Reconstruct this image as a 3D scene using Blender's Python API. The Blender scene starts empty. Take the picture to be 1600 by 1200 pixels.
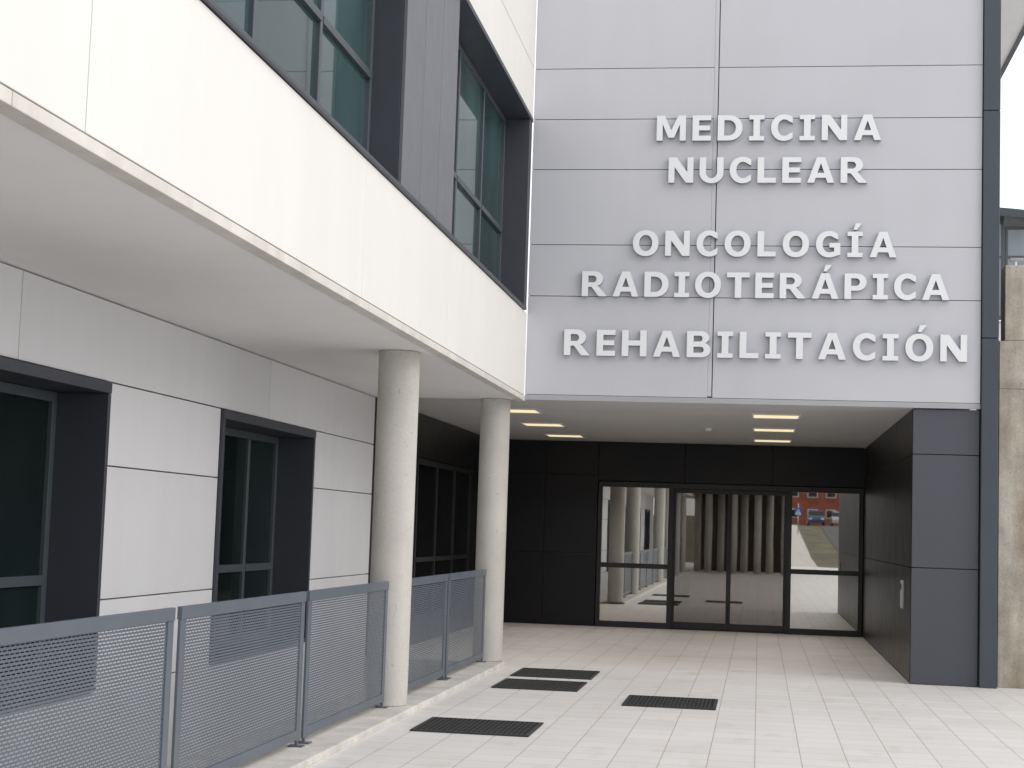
import bpy, bmesh, math, random
from mathutils import Vector, Matrix
random.seed(4)
R = math.radians
scn = bpy.context.scene
COL = scn.collection
W = {}

# ------------------------------------------------------------------ helpers
class MB:
    def __init__(s): s.v=[]; s.f=[]; s.m=[]; s.sm=[]
    def face(s, pts, mi=0, smooth=False):
        b=len(s.v); s.v+= [tuple(p) for p in pts]; s.f.append(tuple(range(b,b+len(pts)))); s.m.append(mi); s.sm.append(smooth)
    def box(s,x0,x1,y0,y1,z0,z1,mi=0):
        b=len(s.v)
        s.v+=[(x0,y0,z0),(x1,y0,z0),(x1,y1,z0),(x0,y1,z0),(x0,y0,z1),(x1,y0,z1),(x1,y1,z1),(x0,y1,z1)]
        for q in ((0,3,2,1),(4,5,6,7),(0,1,5,4),(1,2,6,5),(2,3,7,6),(3,0,4,7)):
            s.f.append(tuple(b+i for i in q)); s.m.append(mi); s.sm.append(False)
        return s
    def rect(s,plane,face,th,u0,u1,v0,v1,mi=0):
        if plane=='X+': s.box(face-th,face,u0,u1,v0,v1,mi)
        elif plane=='X-': s.box(face,face+th,u0,u1,v0,v1,mi)
        else: s.box(u0,u1,face,face+th,v0,v1,mi)
    def grid(s,plane,face,th,us,vs,gap=.012,mi=0):
        us=sorted(us); vs=sorted(vs); g=gap/2
        for a,b in zip(us,us[1:]):
            for c,d in zip(vs,vs[1:]): s.rect(plane,face,th,a+g,b-g,c+g,d-g,mi)
        return s
    def lathe(s,cx,cy,prof,n=48,mi=0,cap=True):
        b=len(s.v); k=len(prof)
        for r,z in prof:
            for i in range(n):
                a=2*math.pi*i/n; s.v.append((cx+r*math.cos(a),cy+r*math.sin(a),z))
        for j in range(k-1):
            for i in range(n):
                i2=(i+1)%n
                s.f.append((b+j*n+i,b+j*n+i2,b+(j+1)*n+i2,b+(j+1)*n+i)); s.m.append(mi); s.sm.append(True)
        if cap:
            s.f.append(tuple(b+i for i in reversed(range(n)))); s.m.append(mi); s.sm.append(False)
            s.f.append(tuple(b+(k-1)*n+i for i in range(n))); s.m.append(mi); s.sm.append(False)
        return s
    def tube(s,p,q,r,n=12,mi=0):
        p=Vector(p);q=Vector(q);d=(q-p).normalized()
        a=d.orthogonal().normalized(); c=d.cross(a); b=len(s.v)
        for P in (p,q):
            for i in range(n):
                t=2*math.pi*i/n; s.v.append(tuple(P+a*math.cos(t)*r+c*math.sin(t)*r))
        for i in range(n):
            i2=(i+1)%n; s.f.append((b+i,b+i2,b+n+i2,b+n+i)); s.m.append(mi); s.sm.append(True)
        s.f.append(tuple(b+i for i in reversed(range(n)))); s.m.append(mi); s.sm.append(False)
        s.f.append(tuple(b+n+i for i in range(n))); s.m.append(mi); s.sm.append(False)
        return s
    def build(s,name,mats,parent=None,bevel=0):
        if not isinstance(mats,(list,tuple)): mats=[mats]
        xs=[p[0] for p in s.v]; ys=[p[1] for p in s.v]; zs=[p[2] for p in s.v]
        org=Vector(((min(xs)+max(xs))/2,(min(ys)+max(ys))/2,min(zs)))
        me=bpy.data.meshes.new(name)
        me.from_pydata([(p[0]-org.x,p[1]-org.y,p[2]-org.z) for p in s.v],[],s.f)
        for m in mats: me.materials.append(m)
        me.polygons.foreach_set('material_index',s.m); me.polygons.foreach_set('use_smooth',s.sm); me.update()
        o=bpy.data.objects.new(name,me); COL.objects.link(o)
        if parent: o.parent=parent; o.location=org-W[parent]
        else: o.location=org
        W[o]=org
        if bevel:
            b=o.modifiers.new('bevel','BEVEL'); b.width=bevel; b.segments=2; b.limit_method='ANGLE'
        return o
def tag(o,label,cat,group=None):
    o['label']=label; o['category']=cat
    if group: o['group']=group
    return o
def thing(name,loc,label,cat,group=None):
    o=bpy.data.objects.new(name,None); COL.objects.link(o); o.location=loc; o.empty_display_size=.2; W[o]=Vector(loc)
    return tag(o,label,cat,group)
def struct(o): o['kind']='structure'; return o
def copy_tree(o,loc,label=None,group=None):
    def rec(a,p):
        c=a.copy(); COL.objects.link(c)
        if p: c.parent=p
        for ch in list(a.children): rec(ch,c)
        return c
    c=rec(o,None); c.location=loc
    if label: c['label']=label
    if group: c['group']=group
    return c

# ------------------------------------------------------------------ materials
def base(name):
    m=bpy.data.materials.new(name); m.use_nodes=True; nt=m.node_tree
    return m,nt,nt.nodes['Principled BSDF']
def mixc(nt,bt,fac,a,b):
    n=nt.nodes.new('ShaderNodeMix'); n.data_type='RGBA'; n.blend_type=bt
    for sock,val in ((n.inputs[0],fac),(n.inputs[6],a),(n.inputs[7],b)):
        if isinstance(val,bpy.types.NodeSocket): nt.links.new(val,sock)
        elif isinstance(val,(int,float)): sock.default_value=val
        else: sock.default_value=(*val,1)
    return n.outputs[2]
def ramp(nt,fac,a,b,ca=(0,0,0),cb=(1,1,1)):
    n=nt.nodes.new('ShaderNodeValToRGB'); n.color_ramp.elements[0].position=a; n.color_ramp.elements[1].position=b
    n.color_ramp.elements[0].color=(*ca,1); n.color_ramp.elements[1].color=(*cb,1)
    nt.links.new(fac,n.inputs[0]); return n.outputs[0]
def noise(nt,scale,detail=4,stretch=(1,1,1),rough=.55):
    g=nt.nodes.new('ShaderNodeNewGeometry'); mp=nt.nodes.new('ShaderNodeMapping'); mp.inputs['Scale'].default_value=stretch
    nt.links.new(g.outputs['Position'],mp.inputs['Vector'])
    n=nt.nodes.new('ShaderNodeTexNoise'); n.inputs['Scale'].default_value=scale; n.inputs['Detail'].default_value=detail; n.inputs['Roughness'].default_value=rough
    nt.links.new(mp.outputs[0],n.inputs['Vector']); return n.outputs['Fac']
def surf(name,col,rough=.5,metal=0,var=.08,scale=1.5,streak=0,island=0,bump=0,bscale=60,spec=.5,fine=0,pores=0,tint=(.55,.53,.50)):
    m,nt,p=base(name)
    lo=tuple(c*(1-var) for c in col); hi=tuple(min(1,c*(1+var)) for c in col)
    c=mixc(nt,'MIX',ramp(nt,noise(nt,scale),.3,.7),lo,hi)
    if streak: c=mixc(nt,'MULTIPLY',streak,c,ramp(nt,noise(nt,3,5,(1,1,.12)),.35,.6,tint,(1,1,1)))
    if fine: c=mixc(nt,'MULTIPLY',fine,c,ramp(nt,noise(nt,45,3),.35,.65,(.5,.5,.5),(1,1,1)))
    if pores: c=mixc(nt,'MULTIPLY',pores,c,ramp(nt,noise(nt,28,2),.26,.33,(.45,.42,.38),(1,1,1)))
    if island:
        g=nt.nodes.new('ShaderNodeNewGeometry')
        c=mixc(nt,'MULTIPLY',1,c,ramp(nt,g.outputs['Random Per Island'],0,1,(1-island,)*3,(1,1,1)))
    nt.links.new(c,p.inputs['Base Color'])
    p.inputs['Metallic'].default_value=metal; p.inputs['Specular IOR Level'].default_value=spec
    rr=nt.nodes.new('ShaderNodeMapRange'); rr.inputs[3].default_value=max(.02,rough-.06); rr.inputs[4].default_value=min(1,rough+.08)
    nt.links.new(noise(nt,4),rr.inputs[0]); nt.links.new(rr.outputs[0],p.inputs['Roughness'])
    if bump:
        b=nt.nodes.new('ShaderNodeBump'); b.inputs['Strength'].default_value=bump; b.inputs['Distance'].default_value=.004
        nt.links.new(noise(nt,bscale,4),b.inputs['Height']); nt.links.new(b.outputs[0],p.inputs['Normal'])
    return m
M={}
M['white_panel']=surf('white_panel',(.785,.768,.735),.42,var=.02,scale=.6,streak=.05,island=.03)
M['low_panel']=surf('pale_panel',(.74,.74,.755),.4,var=.025,scale=.7,streak=.06,island=.05)
M['sign_panel']=surf('silver_panel',(.545,.552,.590),.38,var=.025,scale=.5,streak=.05,island=.035,spec=.4)
M['trim_white']=surf('beige_trim',(.66,.635,.59),.55,var=.06,scale=4,streak=.3)
M['sign_trim']=surf('silver_trim',(.38,.38,.40),.5,var=.04,scale=3)
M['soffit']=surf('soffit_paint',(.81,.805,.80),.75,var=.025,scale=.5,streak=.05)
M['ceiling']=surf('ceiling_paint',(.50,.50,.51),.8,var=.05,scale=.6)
M['joint']=surf('joint_shadow',(.10,.080,.065),.9,var=.1)
M['brown_joint']=surf('brown_joint',(.20,.155,.12),.9,var=.15)
M['soft_joint']=surf('soft_joint',(.20,.195,.20),.9,var=.1)
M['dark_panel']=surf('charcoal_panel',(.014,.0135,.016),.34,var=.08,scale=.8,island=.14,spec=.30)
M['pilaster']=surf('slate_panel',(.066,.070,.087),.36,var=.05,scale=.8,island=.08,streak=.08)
M['pier']=surf('pier_cladding',(.135,.14,.155),.38,var=.04,scale=.8,island=.10)
M['blue_trim']=surf('slate_blue_metal',(.047,.058,.074),.4,var=.06,scale=1,streak=.1)
M['win_frame']=surf('window_frame_metal',(.065,.08,.09),.4,var=.05)
M['door_frame']=surf('door_frame_metal',(.016,.017,.019),.4)
M['reveal']=surf('reveal_metal',(.046,.050,.064),.42,var=.06)
M['rail']=surf('railing_paint',(.105,.122,.148),.42,var=.06,scale=3,streak=.1)
M['concrete']=surf('column_concrete',(.55,.535,.495),.8,var=.07,scale=2.5,streak=.2,bump=.25,bscale=50,fine=.14,pores=.4)
M['rough_concrete']=surf('wall_concrete',(.50,.47,.415),.88,var=.24,scale=3,streak=.8,bump=.9,bscale=40,fine=.3,pores=.5,tint=(.52,.44,.33))
M['kerb']=surf('kerb_concrete',(.60,.575,.53),.88,var=.16,scale=3,bump=.5,bscale=60,fine=.25,pores=.3)
M['letter']=surf('letter_paint',(.77,.79,.805),.4,var=.01,scale=2)
M['letter_side']=surf('letter_side_shade',(.30,.31,.34),.4,var=.03,scale=2)  # letter sides darkened by colour to look shaded
M['grate']=surf('grate_iron',(.030,.030,.032),.6,var=.2,scale=8)
M['pit_black']=surf('grate_black',(.012,.012,.012),.9)
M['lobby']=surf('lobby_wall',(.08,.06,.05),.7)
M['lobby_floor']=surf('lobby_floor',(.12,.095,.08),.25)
M['mat']=surf('coir_mat',(.28,.115,.04),.95,var=.2,scale=30)
M['white_plastic']=surf('white_plastic',(.75,.75,.74),.4)
M['grey_plastic']=surf('grey_plastic',(.42,.42,.42),.4)
M['steel']=surf('galvanised_steel',(.45,.46,.48),.4,metal=.7)
M['brick']=surf('red_brick',(.27,.08,.05),.9,var=.25,scale=1)
M['asphalt']=surf('asphalt',(.09,.09,.09),.9,var=.15,scale=2,fine=.2)
M['earth']=surf('dry_bank_earth',(.12,.11,.065),.95,var=.4,scale=.6)
M['warm_wall']=surf('warm_shaded_wall',(.05,.04,.032),.8)
M['car_blue']=surf('blue_car_paint',(.05,.08,.16),.25); M['car_grey']=surf('silver_car_paint',(.45,.46,.48),.25)
M['sign_blue']=surf('sign_blue',(.02,.10,.42),.4); M['tyre']=surf('tyre_rubber',(.02,.02,.02),.8)
M['far_ground']=surf('far_ground',(.33,.32,.29),.95,var=.15,scale=.2)

def glassy(name,col,rough,spec,lo=.6,bump=.05):
    m,nt,p=base(name)
    c=mixc(nt,'MIX',ramp(nt,noise(nt,.7,3,(1,1,.45)),.35,.65),tuple(x*lo for x in col),col)  # lighter and darker patches in the pane colour imitate varied reflections
    nt.links.new(c,p.inputs['Base Color']); p.inputs['Roughness'].default_value=rough; p.inputs['Specular IOR Level'].default_value=spec
    b=nt.nodes.new('ShaderNodeBump'); b.inputs['Strength'].default_value=bump; b.inputs['Distance'].default_value=.02
    nt.links.new(noise(nt,.9,1),b.inputs['Height']); nt.links.new(b.outputs[0],p.inputs['Normal'])
    return m
M['teal_glass']=glassy('teal_glass',(.065,.13,.13),.03,.6,.4,.06)
M['dark_glass']=glassy('dark_glass',(.012,.022,.022),.03,.25,.3,.06)
M['shade_glass']=glassy('shade_glass',(.005,.006,.007),.05,.08)
M['pale_glass']=glassy('pale_glass',(.30,.36,.38),.05,.6)
def mirror_glass(name,fac,tint):
    m,nt,p=base(name); nt.nodes.remove(p); out=nt.nodes['Material Output']
    t=nt.nodes.new('ShaderNodeBsdfTransparent'); t.inputs[0].default_value=(*tint,1)
    g=nt.nodes.new('ShaderNodeBsdfGlossy'); g.inputs['Roughness'].default_value=.012; g.inputs['Color'].default_value=(.90,.88,.85,1)
    b=nt.nodes.new('ShaderNodeBump'); b.inputs['Strength'].default_value=.012; b.inputs['Distance'].default_value=.012
    nt.links.new(noise(nt,1.6,1),b.inputs['Height']); nt.links.new(b.outputs[0],g.inputs['Normal'])
    x=nt.nodes.new('ShaderNodeMixShader'); x.inputs[0].default_value=fac
    nt.links.new(t.outputs[0],x.inputs[1]); nt.links.new(g.outputs[0],x.inputs[2]); nt.links.new(x.outputs[0],out.inputs[0])
    return m
M['side_glass']=mirror_glass('side_light_glass',.60,(.5,.55,.53))
M['leaf_glass']=mirror_glass('door_leaf_glass',.18,(.6,.55,.5))
M['inner_glass']=mirror_glass('inner_door_glass',.22,(.5,.5,.5))
def lamp_mat():
    m,nt,p=base('lamp_diffuser'); p.inputs['Base Color'].default_value=(.3,.28,.22,1)
    c=ramp(nt,noise(nt,6),.3,.7,(1,.80,.42),(1,.85,.50))
    nt.links.new(c,p.inputs['Emission Color']); p.inputs['Emission Strength'].default_value=.95; return m
M['lamp']=lamp_mat()
def paving_mat():
    m,nt,p=base('pale_paving_slabs')
    g=nt.nodes.new('ShaderNodeNewGeometry')
    bt=nt.nodes.new('ShaderNodeTexBrick'); bt.offset=0; bt.squash=1
    bt.inputs['Scale'].default_value=1; bt.inputs['Brick Width'].default_value=.33; bt.inputs['Row Height'].default_value=.33
    bt.inputs['Mortar Size'].default_value=.0038; bt.inputs['Mortar Smooth'].default_value=.25; bt.inputs['Bias'].default_value=0
    bt.inputs['Color1'].default_value=(.71,.69,.67,1); bt.inputs['Color2'].default_value=(.765,.75,.735,1); bt.inputs['Mortar'].default_value=(.43,.37,.32,1)
    nt.links.new(g.outputs['Position'],bt.inputs['Vector'])
    c=bt.outputs['Color']
    c=mixc(nt,'MULTIPLY',.2,c,ramp(nt,noise(nt,.7,6),.35,.65,(.76,.71,.67),(1,1,1)))
    c=mixc(nt,'MULTIPLY',.16,c,ramp(nt,noise(nt,60,3),.35,.65,(.6,.6,.6),(1,1,1)))
    c=mixc(nt,'MULTIPLY',.42,c,ramp(nt,noise(nt,3.2,6,(1,.5,1)),.57,.78,(1,1,1),(.70,.60,.50)))
    nt.links.new(c,p.inputs['Base Color']); p.inputs['Roughness'].default_value=.5
    b=nt.nodes.new('ShaderNodeBump'); b.inputs['Strength'].default_value=.4; b.inputs['Distance'].default_value=.003; b.invert=True
    nt.links.new(bt.outputs['Fac'],b.inputs['Height']); nt.links.new(b.outputs[0],p.inputs['Normal'])
    return m
M['paving']=paving_mat()

# ------------------------------------------------------------------ key dimensions (metres; camera above the origin, Y into the picture)
FX=-2.76      # outer face of the upper storey of the wing
GX=-4.55      # ground floor wall of the wing
FY=18.93      # sign facade
BY=27.5       # back wall of the porch
CZ=3.10       # soffit
PX=1.70       # right wall of the porch

# ------------------------------------------------------------------ setting
mb=MB(); mb.box(-900,900,-900,900,-.6,-.46); struct(mb.build('ground',M['far_ground']))
mb=MB(); mb.box(-2.88,40,-36,FY+.07,-.1,0); mb.box(-4.58,40,FY+.07,BY+7,-.1,0); mb.box(-30,-2.88,-36,-16.2,-.1,0)
struct(mb.build('paving',M['paving']))
mb=MB(); mb.box(-4.6,-3.3,-16,18.9,-.5,-.35); struct(mb.build('trench_floor',M['kerb']))
mb=MB()
y=-16.0
while y<18.9:
    y2=min(y+2.05,18.99); mb.box(-3.36,-2.882,y+.003,y2-.003,-.45,.05); y=y2
mb.box(-4.58,-3.365,18.9,18.99,-.45,.03)
struct(mb.build('kerb',M['kerb'],bevel=.012))
# rising bank and car park behind the camera (seen in the door glass)
mb=MB()
prof=[(-36,-.03),(-48,.3),(-70,1.5),(-88,2.6),(-140,3.0),(-260,5)]
for (ya,za),(yb,zb) in zip(prof,prof[1:]): mb.face([(-120,ya,za),(-120,yb,zb),(140,yb,zb),(140,ya,za)])
struct(mb.build('bank',M['earth']))
mb=MB()
for (ya,za),(yb,zb) in zip(prof[:-1],prof[1:-1]): mb.face([(5.2,ya,za+.03),(5.2,yb,zb+.03),(11,yb,zb+.03),(11,ya,za+.03)])
struct(mb.build('road',M['asphalt']))
mb=MB()
for (ya,za),(yb,zb) in zip(prof[:3],prof[1:4]): mb.face([(1.8,ya,za+.034),(1.8,yb,zb+.034),(3.2,yb,zb+.034),(3.2,ya,za+.034)])
struct(mb.build('pavement',M['kerb']))

# ------------------------------------------------------------------ the wing on the left
wing=thing('hospital_wing',(-5.8,1.5,-.4),'white panelled hospital wing with strip windows overhanging the colonnade on the left','building')
JY=[18.92,14.1,10.95,6.23,3.08,-1.64,-4.79,-9.51,-12.66,-16]
mb=MB(); mb.grid('X+',FX,.03,JY,[3.15,4.13],.010); mb.box(-3.25,-2.80,-15.99,18.90,3.15,4.12,1)
mb.build('spandrel_wall',[M['white_panel'],M['brown_joint']],wing,bevel=.003)
mb=MB(); mb.grid('X+',FX,.03,JY,[6.465,7.07,7.97,8.87,9.8],.010); mb.box(-3.25,-2.80,-15.99,18.90,6.47,9.79,1)
mb.build('upper_wall',[M['white_panel'],M['brown_joint']],wing,bevel=.003)
mb=MB()
ty=[18.94,12.35,5.55,-1.2,-8,-16]
for a,b in zip(ty[1:],ty): mb.box(-2.85,-2.749,a+.004,b-.004,3.084,3.142)
mb.build('edge_trim',M['trim_white'],wing,bevel=.004)
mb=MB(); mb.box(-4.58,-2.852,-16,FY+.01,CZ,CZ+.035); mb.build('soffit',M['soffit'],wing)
mb=MB(); mb.box(-3.14,-2.735,-15.98,18.72,4.133,4.166); mb.build('sill',M['reveal'],wing,bevel=.004)
mb=MB(); mb.box(-3.14,-2.752,-15.98,18.90,6.41,6.46); mb.box(-3.14,-2.764,18.70,18.90,4.17,6.408); mb.build('lintel',M['reveal'],wing,bevel=.004)
mb=MB(); mb.box(-9,-3.27,-15.9,18.85,3.16,9.75); mb.box(-9,-5.0,-15.9,18.85,-.4,3.09); mb.build('core_wall',M['joint'],wing)
def frame_window(parent,x,y0,y1,z0,z1,ncol,zt,glass,bar=.06,name='window',fm='win_frame'):
    mb=MB(); xa,xb=x-.035,x+.035
    mb.box(xa,xb,y0,y0+bar,z0,z1); mb.box(xa,xb,y1-bar,y1,z0,z1)
    mb.box(xa,xb,y0+bar,y1-bar,z0,z0+bar); mb.box(xa,xb,y0+bar,y1-bar,z1-bar,z1)
    ys=[y0+bar/2+(y1-y0-bar)*i/ncol for i in range(ncol+1)]
    for yy in ys[1:-1]: mb.box(xa+.002,xb-.002,yy-bar/2,yy+bar/2,z0+bar,z1-bar)
    for a,b in zip(ys,ys[1:]): mb.box(xa+.004,xb+.006,a+bar/2,b-bar/2,zt-bar/2,zt+bar/2)
    w=mb.build(name,M[fm],parent,bevel=.004)
    for a,b in zip(ys,ys[1:]):
        for c,d in ((z0+bar,zt-bar/2),(zt+bar/2,z1-bar)):
            q=MB(); q.box(x-.012,x+.004,a+bar/2,b-bar/2,c,d); q.build('pane',glass,w)
    return w
for k in range(-3,2):
    y0=7.74+6.54*k; y1=y0+4.42
    if y1<-16: continue
    frame_window(wing,-3.085,max(y0,-15.9)+.002,(18.698 if k==1 else y1)-.002,4.17,6.405,3,5.06,M['teal_glass'])
    if y0-2.12>-15.9:
        mb=MB(); mb.grid('X+',-2.79,.03,[y0-2.12,y0-1.42,y0-.71,y0],[4.17,6.407],.012,0); mb.box(-3.13,-2.823,y0-2.115,y0-.005,4.168,6.408,1)
        mb.build('pier_panel',[M['pier'],M['reveal']],wing,bevel=.003)
# ground floor wall
wins=[(7.97+5.37*k,10.89+5.37*k) for k in range(-4,2)]
TY=[18.93,17.39,14.7,9.47,4.3,-.9,-6.1,-11.3,-16]
mb=MB()
mb.grid('X+',GX,.03,TY,[2.53,3.096],.010); mb.grid('X+',GX,.03,TY,[-.42,.37],.010)
mb.box(GX-.08,GX-.033,-15.99,18.92,2.54,3.09,1); mb.box(GX-.08,GX-.033,-15.99,18.92,-.42,.365,1)
ends=[-16]+[v for w in wins for v in w]+[18.93]
for a,b in zip(ends[0::2],ends[1::2]):
    us=[a,b] if b<18.9 else [a,17.39,b]
    if b-a<.1: continue
    mb.grid('X+',GX,.03,us,[.37,1.0,1.94,2.53],.010); mb.box(GX-.08,GX-.033,a+.01,b-.01,.37,2.535,1)
mb.build('lower_wall',[M['low_panel'],M['brown_joint']],wing,bevel=.003)
for y0,y1 in wins:
    w=frame_window(wing,-4.93,y0+.055,y1-.055,.42,2.44,3,1.13,M['dark_glass'],.07)
    s=MB(); s.box(-4.97,-4.515,y0+.003,y1-.003,2.445,2.522); s.box(-4.97,-4.519,y0+.003,y0+.05,.42,2.443); s.box(-4.97,-4.519,y1-.05,y1-.003,.42,2.443)
    s.box(-4.97,-4.515,y0+.003,y1-.003,.378,.418); s.build('surround',M['reveal'],w,bevel=.004)

# ------------------------------------------------------------------ the entrance block with the sign wall
blk=thing('entrance_block',(-.5,24,0),'grey panelled entrance block with lettered front above a dark recessed porch','building')
SV=[3.165,4.335,4.948,5.85,6.456,7.07,7.97,8.87,9.8]
mb=MB()
mb.grid('Y-',FY,.03,[-2.757,-.620],SV,.008); mb.grid('Y-',FY,.03,[-.570,2.44],SV,.008)
mb.box(-.622,-.578,FY+.003,FY+.03,3.185,9.79)
mb.box(-2.74,2.43,FY+.033,23.9,3.16,9.78,1)
mb.build('sign_wall',[M['sign_panel'],M['soft_joint']],blk,bevel=.002)
mb=MB(); mb.box(-2.757,2.44,FY+.002,FY+.05,3.102,3.165); mb.build('bottom_trim',M['sign_trim'],blk,bevel=.003)
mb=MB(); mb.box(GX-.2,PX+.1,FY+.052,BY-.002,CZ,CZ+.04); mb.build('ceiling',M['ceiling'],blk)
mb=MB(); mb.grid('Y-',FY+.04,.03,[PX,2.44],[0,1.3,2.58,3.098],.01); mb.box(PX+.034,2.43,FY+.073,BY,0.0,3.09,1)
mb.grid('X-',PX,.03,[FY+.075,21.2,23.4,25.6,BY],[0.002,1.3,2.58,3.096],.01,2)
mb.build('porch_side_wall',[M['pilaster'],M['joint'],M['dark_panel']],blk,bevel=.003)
mb=MB()
for a,b in ((0,3.9),(3.908,6.52),(6.528,9.8)): mb.box(2.445,2.63,FY-.05,FY+.4,a,b)
mb.build('corner_post',M['blue_trim'],blk,bevel=.006)
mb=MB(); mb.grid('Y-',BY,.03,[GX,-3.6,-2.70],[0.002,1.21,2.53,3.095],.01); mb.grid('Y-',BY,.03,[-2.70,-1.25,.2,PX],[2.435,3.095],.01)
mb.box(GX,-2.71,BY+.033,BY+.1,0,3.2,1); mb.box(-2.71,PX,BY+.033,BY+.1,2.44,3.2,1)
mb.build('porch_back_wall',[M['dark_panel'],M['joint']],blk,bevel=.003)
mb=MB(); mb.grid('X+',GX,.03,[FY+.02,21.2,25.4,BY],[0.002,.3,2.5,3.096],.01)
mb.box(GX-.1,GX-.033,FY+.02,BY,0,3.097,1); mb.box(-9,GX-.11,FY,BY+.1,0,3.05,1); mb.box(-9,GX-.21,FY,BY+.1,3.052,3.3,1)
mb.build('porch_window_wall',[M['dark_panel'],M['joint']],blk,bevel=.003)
frame_window(blk,GX+.025,21.25,25.35,.33,2.47,3,1.13,M['shade_glass'],.06,fm='door_frame')
mb=MB(); mb.box(-2.9,2.6,24,43.8,3.2,9.7); mb.build('rear_wall',M['sign_panel'],blk)
mb=MB(); mb.box(-3,4.12,24,42,10.02,10.35); mb.box(4.10,4.17,24,42,9.98,10.02,1); mb.build('roof_slab',[M['soffit'],M['blue_trim']],blk)
# glazed entrance
mb=MB(); ya,yb=BY-.02,BY+.09; z1=2.43
X0,X1,X2,X3,X4=-2.69,-1.46,-.49,.487,1.69
b=.07
for x in (X0,X4-b): mb.box(x,x+b,ya,yb,0.002,z1)
for x in (X1-.045,X3-.045): mb.box(x,x+.09,ya+.003,yb-.003,.002,z1-.09)
mb.box(X0+b,X4-b,ya-.004,yb+.002,z1-.09,z1-.001)
for a,c in ((X0+b,X1-.045),(X3+.045,X4-b)):
    mb.box(a,c,ya+.005,yb-.005,.002,.10); mb.box(a,c,ya+.005,yb-.005,.99,1.07)
dr=mb.build('entrance_door',M['door_frame'],blk,bevel=.004)
for a,c in ((X0+b,X1-.045),(X3+.045,X4-b)):
    for e,f in ((.10,.99),(1.07,z1-.09)):
        q=MB(); q.box(a,c,BY+.03,BY+.04,e,f); q.build('side_pane',M['side_glass'],dr)
for a,c in ((X1+.045,X2-.003),(X2+.003,X3-.045)):
    q=MB(); q.box(a,a+.035,BY+.02,BY+.06,.02,2.335); q.box(c-.035,c,BY+.02,BY+.06,.02,2.335); q.box(a+.035,c-.035,BY+.02,BY+.06,.02,.13); q.box(a+.035,c-.035,BY+.02,BY+.06,2.27,2.335)
    q.build('sliding_leaf',M['door_frame'],dr,bevel=.003)
    q=MB(); q.box(a+.035,c-.035,BY+.035,BY+.045,.13,2.27); q.build('leaf_pane',M['leaf_glass'],dr)
# vestibule
mb=MB(); mb.box(-2.75,1.75,BY+.1,BY+7,.001,.004); mb.build('lobby_floor',M['lobby_floor'],blk)
mb=MB(); mb.box(-2.85,-2.75,BY+.1,BY+7,.005,3); mb.box(1.75,1.85,BY+.1,BY+7,.005,3); mb.box(-2.75,1.75,BY+6.9,BY+7,.005,3); mb.box(-2.85,1.85,BY+.1,BY+7,3.0,3.09)
mb.build('lobby_wall',M['lobby'],blk)
mb=MB()
for x in (-2.74,-1.5,-.52,.48,1.68): mb.box(x,x+.06,30.5,30.56,.006,2.4)
mb.box(-2.74,1.74,30.495,30.565,2.4,2.5)
idr=mb.build('inner_door',M['door_frame'],blk)
for a,c in zip((-2.68,-1.44,-.46,.54),(-1.5,-.52,.48,1.68)):
    q=MB(); q.box(a,c,30.52,30.53,.01,2.4); q.build('pane',M['inner_glass'],idr)
m_=MB(); m_.box(-1.4,.45,BY+.3,BY+2,.006,.02); tag(m_.build('door_mat',M['mat'],bevel=.004),'brown mat on the floor just behind the sliding glass doors','mat')

# ------------------------------------------------------------------ columns
def column(y,label,group=None,x=-3.12,r=.176):
    m=MB(); m.lathe(x,y,[(r-.012,.0505),(r-.003,.054),(r,.062),(r,1.0),(r,2.0),(r,3.078),(r+.003,3.082),(r+.003,3.098)],64)
    return tag(m.build('column',M['concrete']),label,'column',group)
CY=[13.9,18.95]
column(CY[0],'round bare concrete column nearer the camera, standing between two railing panels',None,-3.14,.18)
column(CY[1],'round concrete column at the far end of the railing beside the porch',None,-3.10,.174)
BC=[3.3,-1.75,-6.8,-11.85]
for y in BC: column(y,'round concrete column further back along the colonnade, mirrored in the door glass','columns mirrored in the glass')

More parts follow.
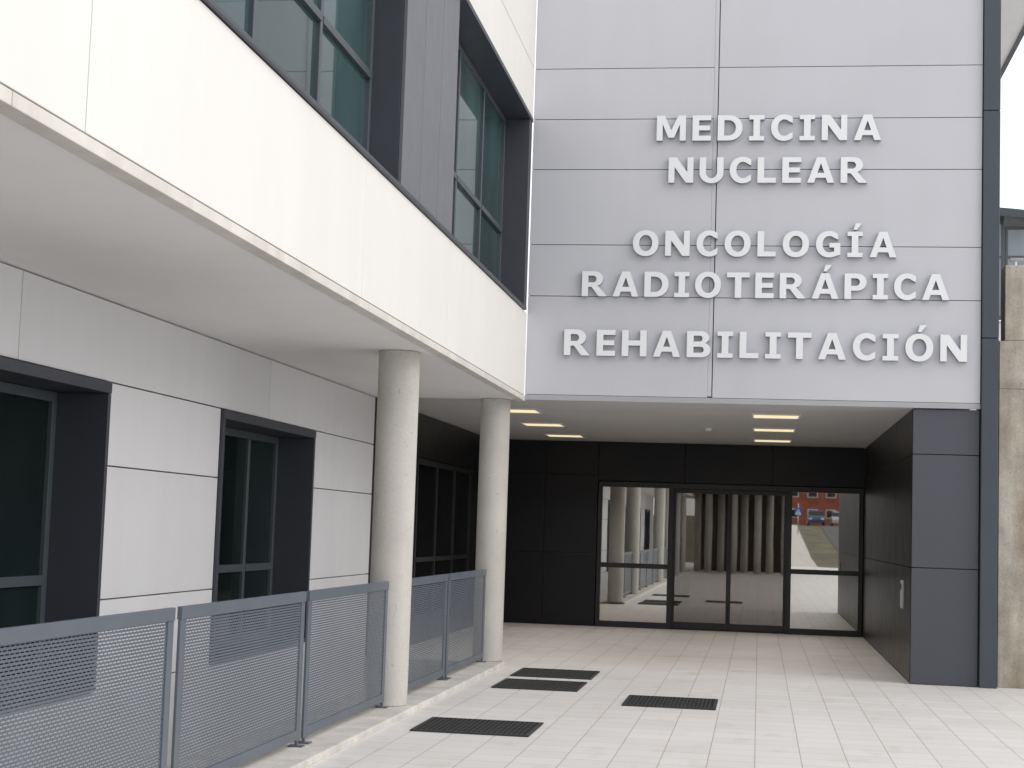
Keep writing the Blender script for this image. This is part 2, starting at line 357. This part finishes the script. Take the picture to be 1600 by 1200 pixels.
# ------------------------------------------------------------------ railing panels
RX=-3.12
def railing(y0,L,label,group):
    t=thing('railing_panel',(RX,y0+L/2,.05),label,'railing',group)
    def part(nm,*bx,bev=.003,mat='rail'):
        q=MB()
        for b_ in bx: q.box(*b_)
        return q.build(nm,M[mat],t,bevel=bev)
    y1=y0+L; zt,zb=1.11,.10; pw=.085
    part('top_rail',(RX-.015,RX+.015,y0,y1,zt-.07,zt))
    part('bottom_rail',(RX-.010,RX+.010,y0+pw,y1-pw,zb,zb+.065))
    for a in (y0,y1-pw):
        p=part('post',(RX-.009,RX+.009,a,a+pw,zb-.01,zt-.07))
        f_=MB(); f_.box(RX-.05,RX+.05,a,a+pw,.05,.06); f_.box(RX-.008,RX+.008,a+.026,a+.056,.06,zb-.01)
        f_.build('foot',M['rail'],p)
    # perforated infill: staggered slots
    q=MB(); cw,ch=.048,.0175; hw,hh=.0195,.0030
    ya,yb,za,zc=y0+pw,y1-pw,zb+.065,zt-.07
    nr=int(round((zc-za)/ch)); ch=(zc-za)/nr; nc=int(round((yb-ya)/cw)); cw=(yb-ya)/nc
    x=RX
    for r_ in range(nr):
        z_0=za+r_*ch; z_1=z_0+ch; zm=(z_0+z_1)/2
        off=0 if r_%2==0 else -.5
        for c_ in range(nc+(1 if off else 0)):
            a=ya+(c_+off)*cw; e=a+cw
            if a<ya-1e-6 or e>yb+1e-6:
                a=max(a,ya); e=min(e,yb); q.face([(x,a,z_0),(x,e,z_0),(x,e,z_1),(x,a,z_1)]); continue
            m_=(a+e)/2
            b0=len(q.v)
            q.v+=[(x,a,z_0),(x,e,z_0),(x,e,z_1),(x,a,z_1),
                  (x,m_-hw*.88,zm-hh),(x,m_+hw*.88,zm-hh),(x,m_+hw,zm),(x,m_+hw*.88,zm+hh),(x,m_-hw*.88,zm+hh),(x,m_-hw,zm)]
            for fc in ((0,1,5,4),(1,2,7,6,5),(2,3,8,7),(3,0,4,9,8)):
                q.f.append(tuple(b0+i for i in fc)); q.m.append(0); q.sm.append(False)
    q.build('mesh_infill',M['rail'],t)
    return t
GR='perforated grey railing panels along the kerb'
pa=railing(8.52-2.485,2.485,'perforated grey railing panel nearest the camera, cut off by the left picture edge',GR)
copy_tree(pa,(RX,11.11-1.2425,.05),'perforated grey railing panel in the middle of the three before the nearer column')
copy_tree(pa,(RX,13.69-1.2425,.05),'perforated grey railing panel ending right against the nearer concrete column')
copy_tree(pa,(RX,5.95-1.2425,.05),'perforated grey railing panel outside the left picture edge')
pb=railing(14.10,2.28,'perforated grey railing panel just beyond the nearer concrete column',GR)
copy_tree(pb,(RX,16.46+1.14,.05),'perforated grey railing panel farthest away, ending against the far column')
for y in BC[:3]:
    for k in range(2): copy_tree(pb,(RX,y-.2-1.155-2.33*k,.05),'perforated grey railing panel behind the camera, mirrored in the door glass','mirrored railing panels')

# ------------------------------------------------------------------ grates in the paving
def grate(x0,x1,y0,y1,label):
    t=thing('floor_grate',((x0+x1)/2,(y0+y1)/2,0),label,'grate','dark iron grates in the paving')
    q=MB(); w=.03
    q.box(x0,x1,y0,y0+w,.002,.014); q.box(x0,x1,y1-w,y1,.002,.014); q.box(x0,x0+w,y0+w,y1-w,.002,.014); q.box(x1-w,x1,y0+w,y1-w,.002,.014); q.build('frame',M['grate'],t)
    q=MB(); n=22
    for i in range(1,n): 
        xx=x0+w+(x1-x0-2*w)*i/n; q.box(xx-.006,xx+.006,y0+w,y1-w,.004,.012)
    for i in range(1,20):
        yy=y0+w+(y1-y0-2*w)*i/20; q.box(x0+w,x1-w,yy-.008,yy+.008,.0045,.0105)
    q.build('bars',M['grate'],t)
    q=MB(); q.box(x0+w,x1-w,y0+w,y1-w,.001,.0035); q.build('pit_black',M['pit_black'],t)  # black sheet lying on the paving, imitating the shaded hollow under the bars
grate(-2.65,-1.72,12.6,13.5,'dark square grate in the paving nearest the camera, in front of the near column')
grate(-2.61,-1.75,16.27,17.25,'dark grate second from the porch, left of the lone grate')
grate(-2.63,-1.75,17.65,18.65,'dark grate nearest the porch, close to the far column')
grate(-1.22,-.36,15.2,16.12,'dark grate farthest to the right, alone in the middle of the paving')

# ------------------------------------------------------------------ lettering
def arc(cx,cy,rx,ry,a0,a1,n=22,e=2.0):
    out=[]
    for i in range(n+1):
        a=R(a0+(a1-a0)*i/n); c,s=math.cos(a),math.sin(a)
        out.append((cx+rx*math.copysign(abs(c)**(2/e),c),cy+ry*math.copysign(abs(s)**(2/e),s)))
    return out
s=.265; b=.195
def G(ch):
    if ch=='E': w=.75; return w,[[(0,0),(w,0),(w,b),(s,b),(s,.405),(.71,.405),(.71,.595),(s,.595),(s,1-b),(w,1-b),(w,1),(0,1)]]
    if ch=='L': w=.74; return w,[[(0,0),(w,0),(w,b),(s,b),(s,1),(0,1)]]
    if ch=='H': w=.99; return w,[[(0,0),(s,0),(s,.41),(w-s,.41),(w-s,0),(w,0),(w,1),(w-s,1),(w-s,.605),(s,.605),(s,1),(0,1)]]
    if ch in 'IÍ':
        w=.61; a=(w-s)/2; q=.17
        g=[[(0,0),(w,0),(w,q),(w-a,q),(w-a,1-q),(w,1-q),(w,1),(0,1),(0,1-q),(a,1-q),(a,q),(0,q)]]
        return w,g+([[(.24,1.07),(.37,1.07),(.58,1.33),(.32,1.33)]] if ch=='Í' else [])
    if ch=='T': w=.92; a=(w-s)/2; return w,[[(a,0),(w-a,0),(w-a,1-b),(w,1-b),(w,1),(0,1),(0,1-b),(a,1-b)]]
    if ch=='M': return 1.19,[[(0,0),(.245,0),(.245,.65),(.475,.12),(.715,.12),(.945,.65),(.945,0),(1.19,0),(1.19,1),(.875,1),(.595,.41),(.315,1),(0,1)]]
    if ch=='N': return 1.01,[[(0,0),(.245,0),(.245,.61),(.71,0),(1.01,0),(1.01,1),(.765,1),(.765,.41),(.325,1),(0,1)]]
    if ch in 'AÁ':
        g=[[(0,0),(.27,0),(.335,.195),(.735,.195),(.80,0),(1.07,0),(.695,1),(.375,1)],[(.398,.385),(.535,.765),(.672,.385)]]
        return 1.07,g+([[(.46,1.07),(.59,1.07),(.80,1.33),(.54,1.33)]] if ch=='Á' else [])
    if ch=='U': w=.97; return w,[[(0,1)]+arc(w/2,.38,w/2,.40,180,360)+[(w,1),(w-s,1)]+arc(w/2,.40,w/2-s,.225,360,180)+[(s,1)]]
    if ch in 'OÓ':
        g=[arc(.53,.5,.53,.52,0,354,60,2.15),arc(.53,.5,.268,.325,0,354,60,2.1)]
        return 1.06,g+([[(.46,1.08),(.59,1.08),(.80,1.34),(.54,1.34)]] if ch=='Ó' else [])
    if ch=='D': return 1.0,[[(0,0)]+arc(.43,.5,.57,.5,-90,90,30,2.15)+[(0,1)],[(s,b)]+arc(.42,.5,.315,.5-b,-90,90,30,2.1)+[(s,1-b)]]
    if ch=='B': return .94,[[(0,0)]+arc(.58,.285,.36,.285,-90,62)+arc(.54,.755,.345,.245,-62,90)+[(0,1)],[(s,.175)]+arc(.55,.288,.12,.113,-90,90)+[(s,.401)],[(s,.60)]+arc(.51,.712,.105,.112,-90,90)+[(s,.824)]]
    if ch=='P': return .88,[[(0,0),(s,0),(s,.325)]+arc(.49,.6625,.39,.3375,-90,90)+[(0,1)],[(s,.515)]+arc(.46,.6625,.15,.148,-90,90)+[(s,.811)]]
    if ch=='R': return 1.05,[[(0,0),(s,0),(s,.37),(.40,.37),(.705,0),(1.05,0),(.66,.425)]+arc(.5,.695,.38,.305,-48,90)+[(0,1)],[(s,.55)]+arc(.46,.685,.14,.135,-90,90)+[(s,.82)]]
    if ch=='C': return .87,[arc(.52,.5,.52,.52,50,310,40,2.1)+[(.86,.32)]+arc(.53,.5,.262,.325,308,52,36,2.1)+[(.86,.68)]]
    if ch=='G': return .98,[arc(.53,.5,.53,.52,50,296,40,2.1)+[(.98,.085),(.98,.55),(.54,.55),(.54,.37),(.73,.37),(.73,.212)]+arc(.54,.5,.272,.325,288,52,36,2.1)+[(.885,.68)]]
def lettering(text,x0,x1,z,cap,label):
    t=thing('sign_lettering',((x0+x1)/2,FY,z),label,'sign lettering','raised letters on the grey front wall')
    kx=.955
    ws=[G(c)[0]*cap*kx for c in text]; gap=((x1-x0)-sum(ws))/(len(text)-1)
    x=x0
    for c,w in zip(text,ws):
        cu=bpy.data.curves.new('tmp','CURVE'); cu.dimensions='2D'; cu.fill_mode='BOTH'; cu.extrude=.033
        for ct in G(c)[1]:
            pts=[]
            for p in ct:
                if not pts or (abs(p[0]-pts[-1][0])+abs(p[1]-pts[-1][1]))>1e-4: pts.append(p)
            if (abs(pts[0][0]-pts[-1][0])+abs(pts[0][1]-pts[-1][1]))<1e-4: pts.pop()
            sp=cu.splines.new('POLY'); sp.points.add(len(pts)-1); sp.use_cyclic_u=True
            for q,p in zip(sp.points,pts): q.co=(p[0]*cap*kx,p[1]*cap,0,1)
        ob=bpy.data.objects.new('tmp',cu); COL.objects.link(ob)
        dg=bpy.context.evaluated_depsgraph_get(); me=bpy.data.meshes.new_from_object(ob.evaluated_get(dg))
        bpy.data.objects.remove(ob); bpy.data.curves.remove(cu)
        me.transform(Matrix.Rotation(math.pi/2,4,'X')); me.materials.clear(); me.materials.append(M['letter']); me.materials.append(M['letter_side']); me.name='letter'
        for p in me.polygons:
            p.material_index=0 if abs(p.normal.y)>.7 else 1
            p.use_smooth=False
        o=bpy.data.objects.new('letter',me); COL.objects.link(o); o.parent=t; o.location=(x-(x0+x1)/2,-.032,0)
        x+=w+gap
    return t
lettering('MEDICINA',-1.28,1.30,6.18,.30,'raised white lettering reading MEDICINA, top line on the grey wall')
lettering('NUCLEAR',-1.13,1.15,5.68,.30,'raised white lettering reading NUCLEAR, second line on the grey wall')
lettering('ONCOLOGÍA',-1.525,1.49,4.815,.295,'raised white lettering reading ONCOLOGÍA, third line on the grey wall')
lettering('RADIOTERÁPICA',-2.11,2.08,4.33,.295,'raised white lettering reading RADIOTERÁPICA, fourth line on the grey wall')
lettering('REHABILITACIÓN',-2.30,2.28,3.63,.305,'raised white lettering reading REHABILITACIÓN, lowest line on the grey wall')

# ------------------------------------------------------------------ ceiling lights, detector, wall box
def clight(x,y,label):
    t=thing('ceiling_light',(x,y,CZ),label,'ceiling light','square lamps in the porch ceiling')
    q=MB(); h=.3; w=.025
    q.box(x-h,x+h,y-h,y-h+w,CZ-.018,CZ+.002); q.box(x-h,x+h,y+h-w,y+h,CZ-.018,CZ+.002); q.box(x-h,x-h+w,y-h+w,y+h-w,CZ-.018,CZ+.002); q.box(x+h-w,x+h,y-h+w,y+h-w,CZ-.018,CZ+.002)
    q.build('frame',M['white_plastic'],t)
    q=MB(); q.box(x-h+w,x+h-w,y-h+w,y+h-w,CZ-.012,CZ-.001); q.build('diffuser',M['lamp'],t)
    # the lit lamp itself: a louvred downlight
    al=bpy.data.lights.new('downlight','AREA'); al.shape='SQUARE'; al.size=.5; al.energy=12.5; al.color=(1,.93,.85); al.spread=R(120)
    ao=bpy.data.objects.new('downlight',al); COL.objects.link(ao); ao.parent=t; ao.location=(0,0,-.022)
for nm,x in (('left','-3.1'),('right','.18')):
    for k,y in enumerate((20.6,23.25,25.9)):
        clight(float(x),y,'lit square ceiling lamp, %s of the %s-hand row in the porch'%(('nearest','middle','farthest')[k],nm))
q=MB(); q.lathe(-.73,23.2,[(.03,CZ-.05),(.05,CZ-.04),(.055,CZ-.012),(.06,CZ-.01),(.06,CZ+.001)],24); tag(q.build('smoke_detector',M['white_plastic']),'small round white smoke detector on the porch ceiling between the lamp rows','smoke detector')
t=thing('wall_box',(PX,19.95,.78),'small pale box fixed low on the dark right wall of the porch','wall box')
q=MB(); q.box(PX-.025,PX+.003,19.85,20.08,.80,1.13); q.build('housing',M['grey_plastic'],t,bevel=.01)
q=MB(); q.box(PX-.029,PX-.023,19.9,20.03,1.02,1.09); q.build('slot',M['grate'],t)

# ------------------------------------------------------------------ concrete wall at the right and what shows above it
t=thing('concrete_wall',(7,19.2,0),'stained bare concrete retaining wall beside the dark corner post on the right','wall')
q=MB(); zz=[0,3.35,3.9]
for a,c in zip(zz,zz[1:]):
    xx=2.66
    while xx<12: q.box(xx,min(xx+2.4,12)-.004,19.05,19.4,a,c-.003); xx+=2.4
q.build('lower_wall',M['rough_concrete'],t,bevel=.006)
q=MB(); q.box(2.72,12,19.07,19.4,3.9,4.77); q.build('upper_wall',M['rough_concrete'],t,bevel=.01)
t=thing('handrail',(7,19.25,4.77),'thin white handrail on top of the concrete wall at right','handrail')
q=MB(); q.tube((2.8,19.25,4.86),(12,19.25,4.86),.025); q.build('rail',M['white_plastic'],t)
for xx in (2.86,4.4,6,8,10,11.9):
    h=MB(); h.tube((xx,19.25,4.76),(xx,19.25,4.84),.015); h.build('post',M['white_plastic'],t)
t=thing('curved_building',(5,52,0),'distant glazed building with a dark curved roof above the concrete wall','building')
q=MB(); q.box(1.2,9.0,45.3,60,0,7.6); q.build('wall',M['low_panel'],t)
RZ=lambda x:10.62-.03*(x-5)**2
q=MB(); n=24
for i in range(n):
    xa=.8+8.6*i/n; xb=.8+8.6*(i+1)/n; za=RZ(xa); zb=RZ(xb); h=.22
    q.face([(xa,44.6,za),(xb,44.6,zb),(xb,60,zb),(xa,60,za)]); q.face([(xa,44.6,za-h),(xb,44.6,zb-h),(xb,44.6,zb),(xa,44.6,za)]); q.face([(xa,44.6,za-h),(xa,60,za-h),(xb,60,zb-h),(xb,44.6,zb-h)])
q.build('roof',M['blue_trim'],t)
for i in range(6):
    xx=1.25+i*1.3; zt_=min(RZ(v) for v in (xx,xx+1.25))-.23
    w=MB(); w.box(xx,xx+.06,45.2,45.29,7.62,zt_); w.box(xx+1.19,xx+1.25,45.2,45.29,7.62,zt_); w.box(xx+.06,xx+1.19,45.2,45.29,7.62,7.72); w.box(xx+.06,xx+1.19,45.2,45.29,zt_-.08,zt_); w.box(xx+.06,xx+1.19,45.2,45.29,9.3,9.37); w.box(xx+.6,xx+.65,45.2,45.29,7.72,9.3)
    w=w.build('window',M['win_frame'],t)
    g=MB(); g.box(xx+.06,xx+1.19,45.23,45.26,7.72,zt_-.08); g.build('pane',M['pale_glass'],w)

# ------------------------------------------------------------------ what the door glass mirrors
t=thing('colonnade_building',(-1.2,-19,0),'dark building with a row of pale columns, mirrored in the sliding doors','building')
q=MB(); q.box(-2.8,1.25,-24,-18,0,5.5); q.build('wall',M['warm_wall'],t)
q=MB(); q.box(-2.85,1.3,-17.95,-13.2,3.9,4.5); q.build('canopy',M['warm_wall'],t)
for i,(xx,yy) in enumerate(((1.05,-13.8),(.45,-15.2),(-.05,-14.0),(-.62,-15.6),(-1.05,-13.8),(-1.6,-15.2),(-2.1,-14.1),(-2.6,-15.6))):
    q=MB(); q.lathe(xx,yy,[(.15,.001),(.15,1),(.15,3.899)],24); q.build('column',M['concrete'],t)
def car(x,y,z,paint,label):
    t=thing('parked_car',(x,y,z),label,'car','parked cars mirrored in the door glass')
    def prism(nm,prof,x0,x1,mat,par=None):
        q=MB(); n=len(prof)
        q.face([(x0,y+a,z+b_) for a,b_ in prof]); q.face([(x1,y+a,z+b_) for a,b_ in reversed(prof)])
        for i in range(n):
            a,b_=prof[i]; c,d=prof[(i+1)%n]; q.face([(x0,y+a,z+b_),(x1,y+a,z+b_),(x1,y+c,z+d),(x0,y+c,z+d)])
        return q.build(nm,mat,par or t,bevel=.05)
    prism('body',[(-2.05,.3),(2.05,.3),(2.1,.6),(2.0,.85),(1.0,.98),(-1.7,.98),(-2.1,.9),(-2.12,.5)],x-.86,x+.86,M[paint])
    prism('cabin',[(-1.8,.97),(1.05,.97),(.35,1.45),(-1.2,1.47)],x-.74,x+.74,M['dark_glass'])
    prism('roof',[(-1.25,1.44),(.4,1.42),(.3,1.49),(-1.15,1.51)],x-.72,x+.72,M[paint])
    for sx in (-1,1):
        for yy in (-1.3,1.3):
            q=MB(); q.tube((x+sx*.70,y+yy,z+.31),(x+sx*.88,y+yy,z+.31),.31,20); wl=q.build('wheel',M['tyre'],t)
            q=MB(); q.tube((x+sx*.87,y+yy,z+.31),(x+sx*.89,y+yy,z+.31),.18,16); q.build('rim',M['steel'],wl)
        q=MB(); q.box(x+sx*.62-.16,x+sx*.62+.16,y+2.03,y+2.12,z+.62,z+.76); q.build('headlight',M['white_plastic'],t)
car(5.6,-112,2.80,'car_blue','dark blue car parked on the bank, mirrored in the right door panel')
car(8.0,-112.5,2.80,'car_grey','silver car parked on the bank, mirrored in the right door panel')
t=thing('brick_building',(14,-135,3),'red brick building mirrored in the right glass panel of the entrance','building')
q=MB(); q.box(2.5,30,-145,-125,2.6,9); q.build('wall',M['brick'],t)
q=MB(); q.box(2.2,30.5,-145.5,-124.5,9,9.5); q.build('roof',M['trim_white'],t)
for i in range(13):
    for zz in (3.7,5.9,7.4):
        w=MB(); w.box(3.1+i*2,4.2+i*2,-124.99,-124.9,zz,zz+.95); w=w.build('window',M['trim_white'],t)
        g=MB(); g.box(3.2+i*2,4.1+i*2,-124.89,-124.86,zz+.1,zz+.85); g.build('pane',M['dark_glass'],w)
t=thing('crossing_sign',(3.0,-75,1.8),'blue square pedestrian crossing sign on a pole, mirrored in the door glass','road sign')
q=MB(); q.tube((3.0,-75,1.7),(3.0,-75,4.2),.04); q.build('pole',M['steel'],t)
q=MB(); q.box(2.72,3.28,-74.95,-74.93,3.3,3.86); q.build('plate',M['sign_blue'],t)
q=MB(); q.face([(2.78,-74.925,3.36),(3.22,-74.925,3.36),(3.0,-74.925,3.80)]); q.build('triangle',M['white_plastic'],t)
q=MB(); q.box(2.98,3.03,-74.921,-74.915,3.48,3.60); q.box(2.975,3.035,-74.921,-74.915,3.61,3.66)
q.face([(2.92,-74.917,3.38),(2.95,-74.917,3.38),(3.02,-74.917,3.49),(2.98,-74.917,3.49)]); q.face([(3.06,-74.917,3.38),(3.09,-74.917,3.38),(3.03,-74.917,3.49),(2.99,-74.917,3.49)])
q.build('walker_symbol',M['pit_black'],t)

# ------------------------------------------------------------------ light
w=bpy.data.worlds.new('World'); scn.world=w; w.use_nodes=True; nt=w.node_tree
bg=nt.nodes['Background']; sky=nt.nodes.new('ShaderNodeTexSky'); sky.sky_type='NISHITA'; sky.sun_disc=False
D=Vector((.86,-.30,.60)).normalized()
sky.sun_elevation=math.asin(D.z); sky.sun_rotation=math.atan2(D.x,D.y); sky.air_density=1.2; sky.dust_density=3
hs=nt.nodes.new('ShaderNodeHueSaturation'); hs.inputs['Saturation'].default_value=.25
nt.links.new(sky.outputs[0],hs.inputs['Color'])
tc=nt.nodes.new('ShaderNodeTexCoord'); cn=nt.nodes.new('ShaderNodeTexNoise'); cn.inputs['Scale'].default_value=5; cn.inputs['Detail'].default_value=5
nt.links.new(tc.outputs['Generated'],cn.inputs['Vector'])
clouds=ramp(nt,cn.outputs['Fac'],.35,.65,(8.3,8.45,8.85),(11.1,11.1,11.2))
cl=mixc(nt,'MIX',.82,hs.outputs[0],clouds)     # white cloud over the whole sky
nt.links.new(cl,bg.inputs['Color']); bg.inputs['Strength'].default_value=.147
sl=bpy.data.lights.new('sun','SUN'); sl.energy=1.0; sl.angle=R(50); sl.color=(1,.96,.92)
so=bpy.data.objects.new('sun',sl); COL.objects.link(so); so.rotation_euler=(-D).to_track_quat('-Z','Y').to_euler(); so.location=D*40

# ------------------------------------------------------------------ camera
cd=bpy.data.cameras.new('camera'); cam=bpy.data.objects.new('camera',cd); COL.objects.link(cam)
cd.sensor_fit='HORIZONTAL'; cd.sensor_width=36; cd.lens=36*2550/1600; cd.clip_start=.1; cd.clip_end=3000
rx=Vector((.98829,.14904,.03287)); up=Vector((-.01931,-.09151,.99562)); fw=Vector((-.15140,.98459,.08756))
m=Matrix((rx,up,-fw)).transposed().to_4x4(); m.translation=(0,0,1.6); cam.matrix_world=m
scn.camera=cam
scn.view_settings.view_transform='Standard'; scn.view_settings.look='None'; scn.view_settings.exposure=0
